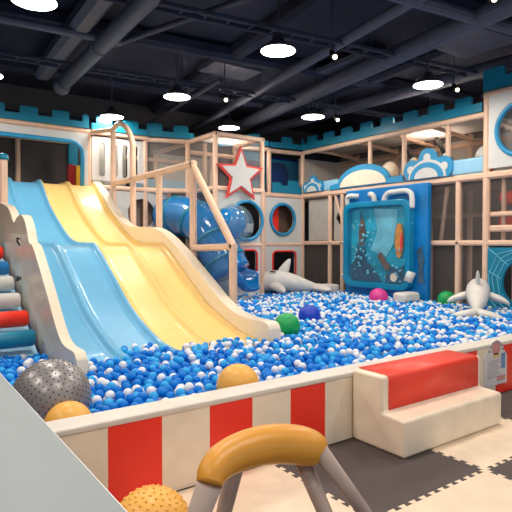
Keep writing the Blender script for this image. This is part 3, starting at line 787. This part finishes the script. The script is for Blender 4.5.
MB().plate(rrect(6.9,.62,8.56,2.30,.16), [], (8.635,0,0), (0,1,0), (0,0,1), .012).build('clear_front', M['acrylic'], t)
def elbow(pts, label):
    e = MB().tube(smooth_path(pts, 5), .055, 12).build('white_pipe', M['white'], t, smooth=True); e['label'] = label
elbow([(8.72,8.60,2.36),(8.70,8.60,2.52),(8.70,8.52,2.57),(8.76,8.42,2.56),(8.82,8.36,2.56)], 'white elbow pipe at the left')
elbow([(8.82,8.02,2.56),(8.76,7.96,2.57),(8.70,7.85,2.55),(8.70,7.80,2.48),(8.72,7.80,2.36)], 'white elbow pipe in the middle')
elbow([(8.70,7.52,2.34),(8.70,7.50,2.46),(8.70,7.40,2.55),(8.70,7.2,2.56),(8.70,6.95,2.56),(8.70,6.83,2.50),(8.70,6.80,2.40),(8.70,6.80,2.2)], 'long white arched pipe at the right')
MB().tube([(8.70,6.80,2.2),(8.70,6.80,.8)], .05, 12).build('clear_tube', M['acrylic'], t, smooth=True)
MB().tube([(8.70,6.80,.92),(8.66,6.86,.72)], .09, 12).build('tube_end', M['white'], t, smooth=True)
MB().plate([(6.55,.7),(6.72,.7),(6.70,1.0),(6.74,1.35),(6.62,1.45),(6.6,1.3),(6.56,1.15),(6.60,.95)], [], (8.78,0,0), (0,1,0), (0,0,1), .025).build('painted_rock', M['wreck'], t)
MB().ball((8.72,8.74,.75), .06, 12, 8).build('left_knob', M['white'], t, smooth=True)

# ------------------------------------------------------------------ blue tube slide and bubble
t = thing('tube_slide', 'blue tube slide curling down behind the slide fence with a scoop exit', 'tube slide', (5.7,9.4,.25))
tp = smooth_path([(5.42,11.1,2.10),(5.5,10.6,2.12),(5.58,10.1,2.02),(5.66,9.6,1.70),(5.74,9.3,1.28),(5.84,9.08,.88)], 6)
MB().tube(tp, .43, 24).build('tube', M['tube'], t, smooth=True)
for k in (5, 13, 20, 26):
    a, b_ = Vector(tp[k]), Vector(tp[k+1]); dd = (b_-a).normalized()*.03
    MB().tube([a-dd, a+dd], .455, 24).build('tube_flange', M['teal'], t, smooth=True)
# scoop: an open trough that widens and turns up at the lip
vs = []; fs = []
sp_ = smooth_path([(5.84,9.08,.86),(5.95,8.99,.66),(6.08,8.92,.54),(6.26,8.82,.53),(6.34,8.77,.56)], 5)
n = 15
for layer in (0, 1):
    for i, c in enumerate(sp_):
        f_ = i/(len(sp_)-1); c = Vector(c)
        d_ = (Vector(sp_[min(i+1,len(sp_)-1)])-Vector(sp_[max(i-1,0)])); d_.z = 0; d_.normalize(); sd = Vector((-d_.y, d_.x, 0))
        r = (.425-.05*f_) - .03*layer
        hn = PI*(0.62-.42*min(1,f_*1.6)); hf = PI*(0.72-.26*f_)
        for k in range(n):
            a = -hn+(hn+hf)*k/(n-1)
            vs.append(c+sd*r*math.sin(a)*1.0+Vector((0,0,-r*math.cos(a)+.36)))
m_ = len(sp_); o = n*m_
for i in range(m_-1):
    for k in range(n-1):
        fs.append((i*n+k, i*n+k+1, (i+1)*n+k+1, (i+1)*n+k)); fs.append((o+i*n+k, o+(i+1)*n+k, o+(i+1)*n+k+1, o+i*n+k+1))
    for k in (0, n-1): fs.append((i*n+k, (i+1)*n+k, o+(i+1)*n+k, o+i*n+k))
for i in (0, m_-1):
    for k in range(n-1): fs.append((i*n+k, i*n+k+1, o+i*n+k+1, o+i*n+k))
MB().add(vs, fs).build('scoop_exit', M['tube'], t, smooth=True)
t = thing('bubble_dome', 'clear bubble dome with a blue ball inside, in front of the round window', 'bubble dome', (6.00,9.25,1.42))
MB().ball((6.00,9.25,1.87), .45, 28, 18).build('clear_shell', M['bubble'], t, smooth=True)
MB().ball((5.90,9.2,1.91), .345, 28, 18).build('inner_ball', M['tube'], t, smooth=True)
MB().tube(ringpath('u', 9.69, circle(6.3,1.93,.40,32)), .035, 8, True).build('mount_ring', M['bubble'], t, smooth=True)
MB().tube([(6.06,9.3,1.87),(6.2,9.5,1.92),(6.3,9.69,1.95)], [.42,.4,.4], 24, caps=False).build('collar', M['bubble'], t, smooth=True)

# ------------------------------------------------------------------ dolphins
def dolphin(name, label, c, fwd, L, tilt=0.0):
    """plush dolphin lying on the balls; fwd = direction its beak points"""
    t = thing(name, label, 'toy dolphin', c)
    f = Vector(fwd).normalized(); s_ = Vector((-f.y, f.x, 0)); c = Vector(c)
    def P(x, y, z): return c+f*x*L+s_*y*L+Vector((0,0,(z+x*tilt)*L))
    prof = [(.50,.05,.015,.015),(.47,.06,.04,.04),(.42,.085,.06,.06),(.38,.12,.09,.10),(.30,.145,.125,.135),(.18,.155,.145,.15),(.05,.15,.145,.145),(-.08,.135,.125,.125),(-.2,.11,.095,.10),(-.32,.085,.06,.07),(-.41,.07,.04,.045),(-.46,.065,.03,.03)]
    vs = []; fs = []; n = 14
    for x, z, ry, rz in prof:
        for k in range(n):
            a = 2*PI*k/n; vs.append(P(x, ry*math.cos(a), z+rz*math.sin(a)))
    for i in range(len(prof)-1):
        for k in range(n): fs.append((i*n+k, i*n+(k+1) % n, (i+1)*n+(k+1) % n, (i+1)*n+k))
    fs += [tuple(range(n-1,-1,-1)), tuple((len(prof)-1)*n+k for k in range(n))]
    body = MB().add(vs, fs).build('body', M['plush'], t, smooth=True, subsurf=1)
    def fin(nm, sec):   # sec: centre, half chord vector, half thickness vector
        vs = []; fs = []; n = 10
        for cc, ch, th in sec:
            for k in range(n):
                a = 2*PI*k/n; vs.append(cc+ch*math.cos(a)+th*math.sin(a))
        for i in range(len(sec)-1):
            for k in range(n): fs.append((i*n+k, i*n+(k+1) % n, (i+1)*n+(k+1) % n, (i+1)*n+k))
        fs += [tuple(range(n-1,-1,-1)), tuple((len(sec)-1)*n+k for k in range(n))]
        MB().add(vs, fs).build(nm, M['plush'], t, smooth=True, subsurf=1)
    F = f*L; SD = s_*L; Z = Vector((0,0,L*1.7))
    fin('dorsal_fin', [(P(.05,0,.25), F*.10, SD*.035), (P(.02,0,.33), F*.075, SD*.03), (P(-.02,0,.40), F*.05, SD*.022), (P(-.05,0,.455), F*.02, SD*.012)])
    for sg in (-1, 1):
        fin('flipper', [(P(.16,sg*.10,.10), F*.10, Z*.035), (P(.13,sg*.2,.08), F*.09, Z*.032), (P(.08,sg*.3,.06), F*.07, Z*.026), (P(.04,sg*.36,.03), F*.02, Z*.012)])
        fin('tail_fluke', [(P(-.41,sg*-.02,.065), F*.09, Z*.034), (P(-.46,sg*.10,.06), F*.10, Z*.03), (P(-.51,sg*.20,.055), F*.085, Z*.024), (P(-.55,sg*.28,.05), F*.04, Z*.012)])
        MB().ball(P(.385,sg*.088,.15), .017*L, 10, 8).build('eye', M['black'], t, smooth=True)
    return t, P, L
tD, P_, L_ = dolphin('toy_dolphin', 'pale grey dolphin toy lying side on at the back of the pit', (7.66,9.54,.36), (-.814,.581,0), 1.72)
MB().beam(P_(.22,.10,.285), P_(.14,.10,.28), .035, .03).build('black_mark', M['black'], tD)
dolphin('toy_dolphin', 'pale grey dolphin toy with its tail towards the camera at the right', (8.16,5.02,.43), (.86,.51,0), 1.38, .2)
# white foam blocks among the balls
for c, sx, sy, sz, lab in (((8.42,6.70,.33),.24,.16,.2,'white foam block half sunk in balls below the aquarium panel'),((8.60,9.12,.33),.2,.2,.2,'white foam block at the left foot of the aquarium panel')):
    tag(MB().box((c[0]-sx,c[1]-sy,c[2]),(c[0]+sx,c[1]+sy,c[2]+sz)).build('foam_block', M['plush'], bevel=.06), lab, 'foam block')

# ------------------------------------------------------------------ big balls
def big_ball(name, c, r, m, label, seg=32): return tag(MB().ball((0,0,0), r, seg, seg//2).build(name, M[m], smooth=True, origin=(0,0,0)), label, 'ball')
for nm, c, r, m, lab in (('play_ball',(2.20,3.32,.415),.165,'orange','smooth orange ball in the pit just behind the striped wall'),
    ('play_ball',(.905,3.215,.40),.145,'orange','orange ball in front of the silver ball at the left'),
    ('play_ball',(4.29,5.32,.42),.172,'green','green ball beside the end of the right slide wall'),
    ('play_ball',(5.16,5.87,.42),.165,'royal','royal blue ball right of the green ball'),
    ('play_ball',(8.02,7.06,.42),.185,'pink','pink ball in front of the aquarium panel'),
    ('play_ball',(8.80,6.06,.42),.165,'green','green ball near the tail side of the right dolphin toy')):
    o = big_ball(nm, c, r, m, lab); o.location = c
sb = thing('massage_ball', 'large silver ball covered in dark dots, on the balls at the left', 'ball', (.897,3.57,.25))
cS = Vector((.897,3.57,.482)); rS = .252
MB().ball(cS, rS, 40, 24).build('shell', M['silver'], sb, smooth=True)
mb = MB(); N = 640
for k in range(N):
    y = 1-2*(k+.5)/N; r_ = math.sqrt(1-y*y); a = k*2.399963
    dvec = Vector((r_*math.cos(a), r_*math.sin(a), y)); mb.ball(cS+dvec*(rS-.0016), .0054, 6, 4)
nb = mb.build('nubs', M['nub'], sb, smooth=True); nb['kind'] = 'stuff'
kb = thing('massage_ball', 'orange knobbly ball on the floor at the bottom left', 'ball', (.985,2.20,0.012))
cK = Vector((.985,2.20,.198)); rK = .184
MB().ball(cK, rK, 32, 18).build('shell', M['orange'], kb, smooth=True)
mb = MB(); N = 420
for k in range(N):
    y = 1-2*(k+.5)/N; r_ = math.sqrt(1-y*y); a = k*2.399963
    dvec = Vector((r_*math.cos(a), r_*math.sin(a), y)); mb.ball(cK+dvec*(rK-.002), .0075, 8, 5)
nb = mb.build('nubs', M['orange'], kb, smooth=True); nb['kind'] = 'stuff'

# ------------------------------------------------------------------ small pit balls
BR = 0.0385
from mathutils import noise
def zs(v):
    P = ZP
    for (v0,z0),(v1,z1) in zip(P, P[1:]):
        if v1 <= v <= v0: return z1+(z0-z1)*(v-v1)/(v0-v1)
    return 9 if v > 11 else -1
def level(u, v):
    return .335+.035*noise.noise(Vector((u*1.1, v*1.1, 0)))+.02*noise.noise(Vector((u*3.5, v*3.5, 4)))
cell = {}; pts = []; dmin = .0785; g = dmin/1.4143
rb = random.Random(11)
def ok(u, v):
    if not (.3 < u < 8.9 and 3.045 < v < 10.42): return False
    x, y, dpt = view_xy(u, v, .35)
    if x < -70 or x > 585: return False
    if 1.5 < u < 3.7 and v > (5.02 if u < 2.08 else 5.5 if u < 2.48 else 5.0 if u < 2.72 else 5.25): return False
    if 1.33 < u < 1.53 and v > 4.59: return False
    if 3.66 < u < 3.9 and v > 4.88: return False
    if v > 9.64 and u < 7.16: return False
    if .25 < u < 1.4 and v > 6.2: return False
    return True
def avoid(u, v):
    for c, r in (((.897,3.57),.17),((.905,3.215),.12),((2.20,3.32),.15),((4.29,5.32),.16),((5.16,5.87),.15)):
        if (u-c[0])**2+(v-c[1])**2 < r*r: return True
    return False
tries = 150000
for _ in range(tries):
    u = rb.uniform(.3,8.9); v = rb.uniform(3.045,10.42)
    if not ok(u, v): continue
    iu, iv = int(u/dmin), int(v/dmin); good = True
    for a in (-1,0,1):
        for b_ in (-1,0,1):
            for q in cell.get((iu+a, iv+b_), ()):
                if (q[0]-u)**2+(q[1]-v)**2 < dmin*dmin: good = False; break
            if not good: break
        if not good: break
    if good:
        cell.setdefault((iu,iv), []).append((u,v)); pts.append((u,v))
def colour(u, v, r):
    # more blue near the front left, more white deeper in
    x, y, dpt = view_xy(u, v, .35)
    wp = .24 + .20*max(0, min(1, (dpt-3.6)/4.0)) + .42*noise.noise(Vector((u*2.6, v*2.6, 9)))
    if u < 1.4: wp -= .12
    q = r.random()
    if q < wp: return 2
    return 1 if q < wp+.24 else 0
balls = []
for u, v in pts:
    z = level(u, v)+rb.uniform(-.016,.016)
    if 1.5 < u < 3.7 and v > 5.0: z = max(z, zs(v)+.035)
    balls.append((u, v, z, colour(u, v, rb)))
under = []
for i in range(int(8.6/.08)):
    for j in range(int(7.3/.08)):
        u = .3+i*.08+rb.uniform(-.015,.015); v = 3.05+j*.08+rb.uniform(-.015,.015)
        if ok(u, v):
            z = level(u,v)-.057+rb.uniform(-.012,.012)
            if 1.5 < u < 3.7 and v > 5.0: continue
            under.append((u, v, z, colour(u,v,rb)))
# the 300 that show largest: nearest ones seen over the wall top
cand = []
for i, (u, v, z, c) in enumerate(balls):
    x, y, dpt = view_xy(u, v, z)
    over = 1.5+(z+.01-1.5)*(3.0/v)
    tx = 1.5+(z-1.5)*0  # table edge test below
    ue = .44
    if not (0 < x < 512 and over > .53) or avoid(u, v): continue
    s_ = ue/u
    if s_ < 1 and v*s_ < 2.7 and 1.5+(z-1.5)*s_ < .9: continue
    cand.append((dpt, i))
cand.sort(); front = [i for _, i in cand[:300]]; fs_ = set(front)
protos = {}
NM = {0:('blue','bb'),1:('light blue','bl'),2:('white','bw')}
for c, (nm, mk_) in NM.items():
    me_o = MB().ball((0,0,0), BR, 16, 10).build('pit_ball', M[mk_], smooth=True, origin=(0,0,0))
    tag(me_o, 'small %s plastic ball lying loose at the front of the ball pit' % nm, 'ball', '%s balls at the front of the pit' % nm)
    protos[c] = [me_o, False]
for i in front:
    u, v, z, c = balls[i]
    p = protos[c]
    o = p[0] if not p[1] else p[0].copy()
    if p[1]: C.objects.link(o)
    p[1] = True
    o.location = (u, v, z)
import numpy as np
def template(sub):
    bm = bmesh.new(); bmesh.ops.create_icosphere(bm, subdivisions=sub, radius=BR)
    V = np.array([v.co[:] for v in bm.verts], dtype=np.float32); bm.verts.index_update()
    Fc = np.array([[v.index for v in f.verts] for f in bm.faces], dtype=np.int32); bm.free(); return V, Fc
near_t, far_t = template(3), template(2)
V_all = []; F_all = []; M_all = []; off = 0
for i, (u, v, z, c) in list(enumerate(balls))+[(-1, q) for q in under]:
    if i in fs_ : continue
    if i >= 0 and avoid(u, v): continue
    dpt = view_xy(u, v, z)[2]
    V, Fc = near_t if dpt < 5.0 else far_t
    V_all.append(V+np.array((u,v,z), dtype=np.float32)); F_all.append(Fc+off); M_all.append(np.full(len(Fc), c, dtype=np.int32)); off += len(V)
V_all = np.concatenate(V_all); F_all = np.concatenate(F_all); M_all = np.concatenate(M_all)
me = bpy.data.meshes.new('pit_ball_fill')
me.vertices.add(len(V_all)); me.vertices.foreach_set('co', V_all.ravel())
me.loops.add(F_all.size); me.loops.foreach_set('vertex_index', F_all.ravel())
me.polygons.add(len(F_all)); me.polygons.foreach_set('loop_start', np.arange(0, F_all.size, 3, dtype=np.int32))
for m in ('bb','bl','bw'): me.materials.append(M[m])
me.polygons.foreach_set('material_index', M_all); me.polygons.foreach_set('use_smooth', np.ones(len(F_all), dtype=bool))
me.update(calc_edges=True)
pf = bpy.data.objects.new('pit_ball_fill', me); C.objects.link(pf)
tag(pf, 'sea of blue and white plastic balls filling the rest of the pit', 'balls', kind='stuff')
print('balls', len(balls), 'under', len(under), 'front', len(front), 'tris', len(F_all))

# ------------------------------------------------------------------ foreground table and stool
t = thing('side_table', 'pale grey table top cutting across the bottom left corner', 'table', (-.2,1.6,0))
MB().box((-1.0,.55,.868),(.44,2.68,.90)).build('table_top', M['table'], t, bevel=.008)
MB().box((.4395,.56,.870),(.4425,2.67,.897)).build('edge_band', M['tabedge'], t)
for x in (-.94,.36):
    for y in (.65,2.58): MB().beam((x,y,.0125),(x,y,.868),.06).build('leg', M['tabedge'], t)
MB().box((-.92,.66,.80),(.34,2.56,.866)).build('apron', M['tabedge'], t)

t = thing('crescent_stool', 'mustard padded crescent stool on four splayed grey legs in the foreground', 'stool', (1.28,1.75,.012))
def wp(x, y, dpt):   # point of the stool, measured across (px), down (px) and away (m)
    a = (x-256)/FPX*dpt; zz = 1.5-(y-243)/FPX*dpt
    q = Rv*a+Fv*dpt
    return (round(q.x,3), round(q.y,3), round(zz,3))
seat = [(*wp(209,487,1.98),.050),(*wp(212,476,2.01),.060),(*wp(222,463,2.06),.068),(*wp(244,452,2.12),.076),(*wp(270,446,2.17),.080),(*wp(294,446,2.2),.080),(*wp(310,449,2.21),.076),(*wp(321,452,2.21),.058),(*wp(327,454,2.21),.022)]
sm_ = smooth_path(seat, 5)
MB().tube([q[:3] for q in sm_], [q[3] for q in sm_], 20).build('padded_seat', M['seat'], t, smooth=True)
def leg(x0,y0,d0,x1,d1,r0,r1):
    a = Vector(wp(x0,y0,d0)); 
    bx = (x1-256)/FPX*d1; q = Rv*bx+Fv*d1
    MB().tube([a, (q.x,q.y,.0125)], [r0,r1], 14).build('leg', M['leg'], t, smooth=True)
leg(209,487,1.98, 152,1.95, .050,.028)
leg(236,462,2.22, 210,2.36, .042,.026)
leg(300,455,2.24, 368,2.10, .038,.024)
leg(320,452,2.18, 408,2.36, .036,.024)

# ------------------------------------------------------------------ light and view
w = bpy.data.worlds.new('world'); S.world = w; w.use_nodes = True
bg = w.node_tree.nodes['Background']; bg.inputs[0].default_value = (.75,.85,1.0,1); bg.inputs[1].default_value = .7
S.view_settings.view_transform = 'Standard'; S.view_settings.look = 'None'; S.view_settings.gamma = 1; S.view_settings.use_curve_mapping = False
S.view_settings.exposure = 0.0
S.cycles.transparent_max_bounces = 24
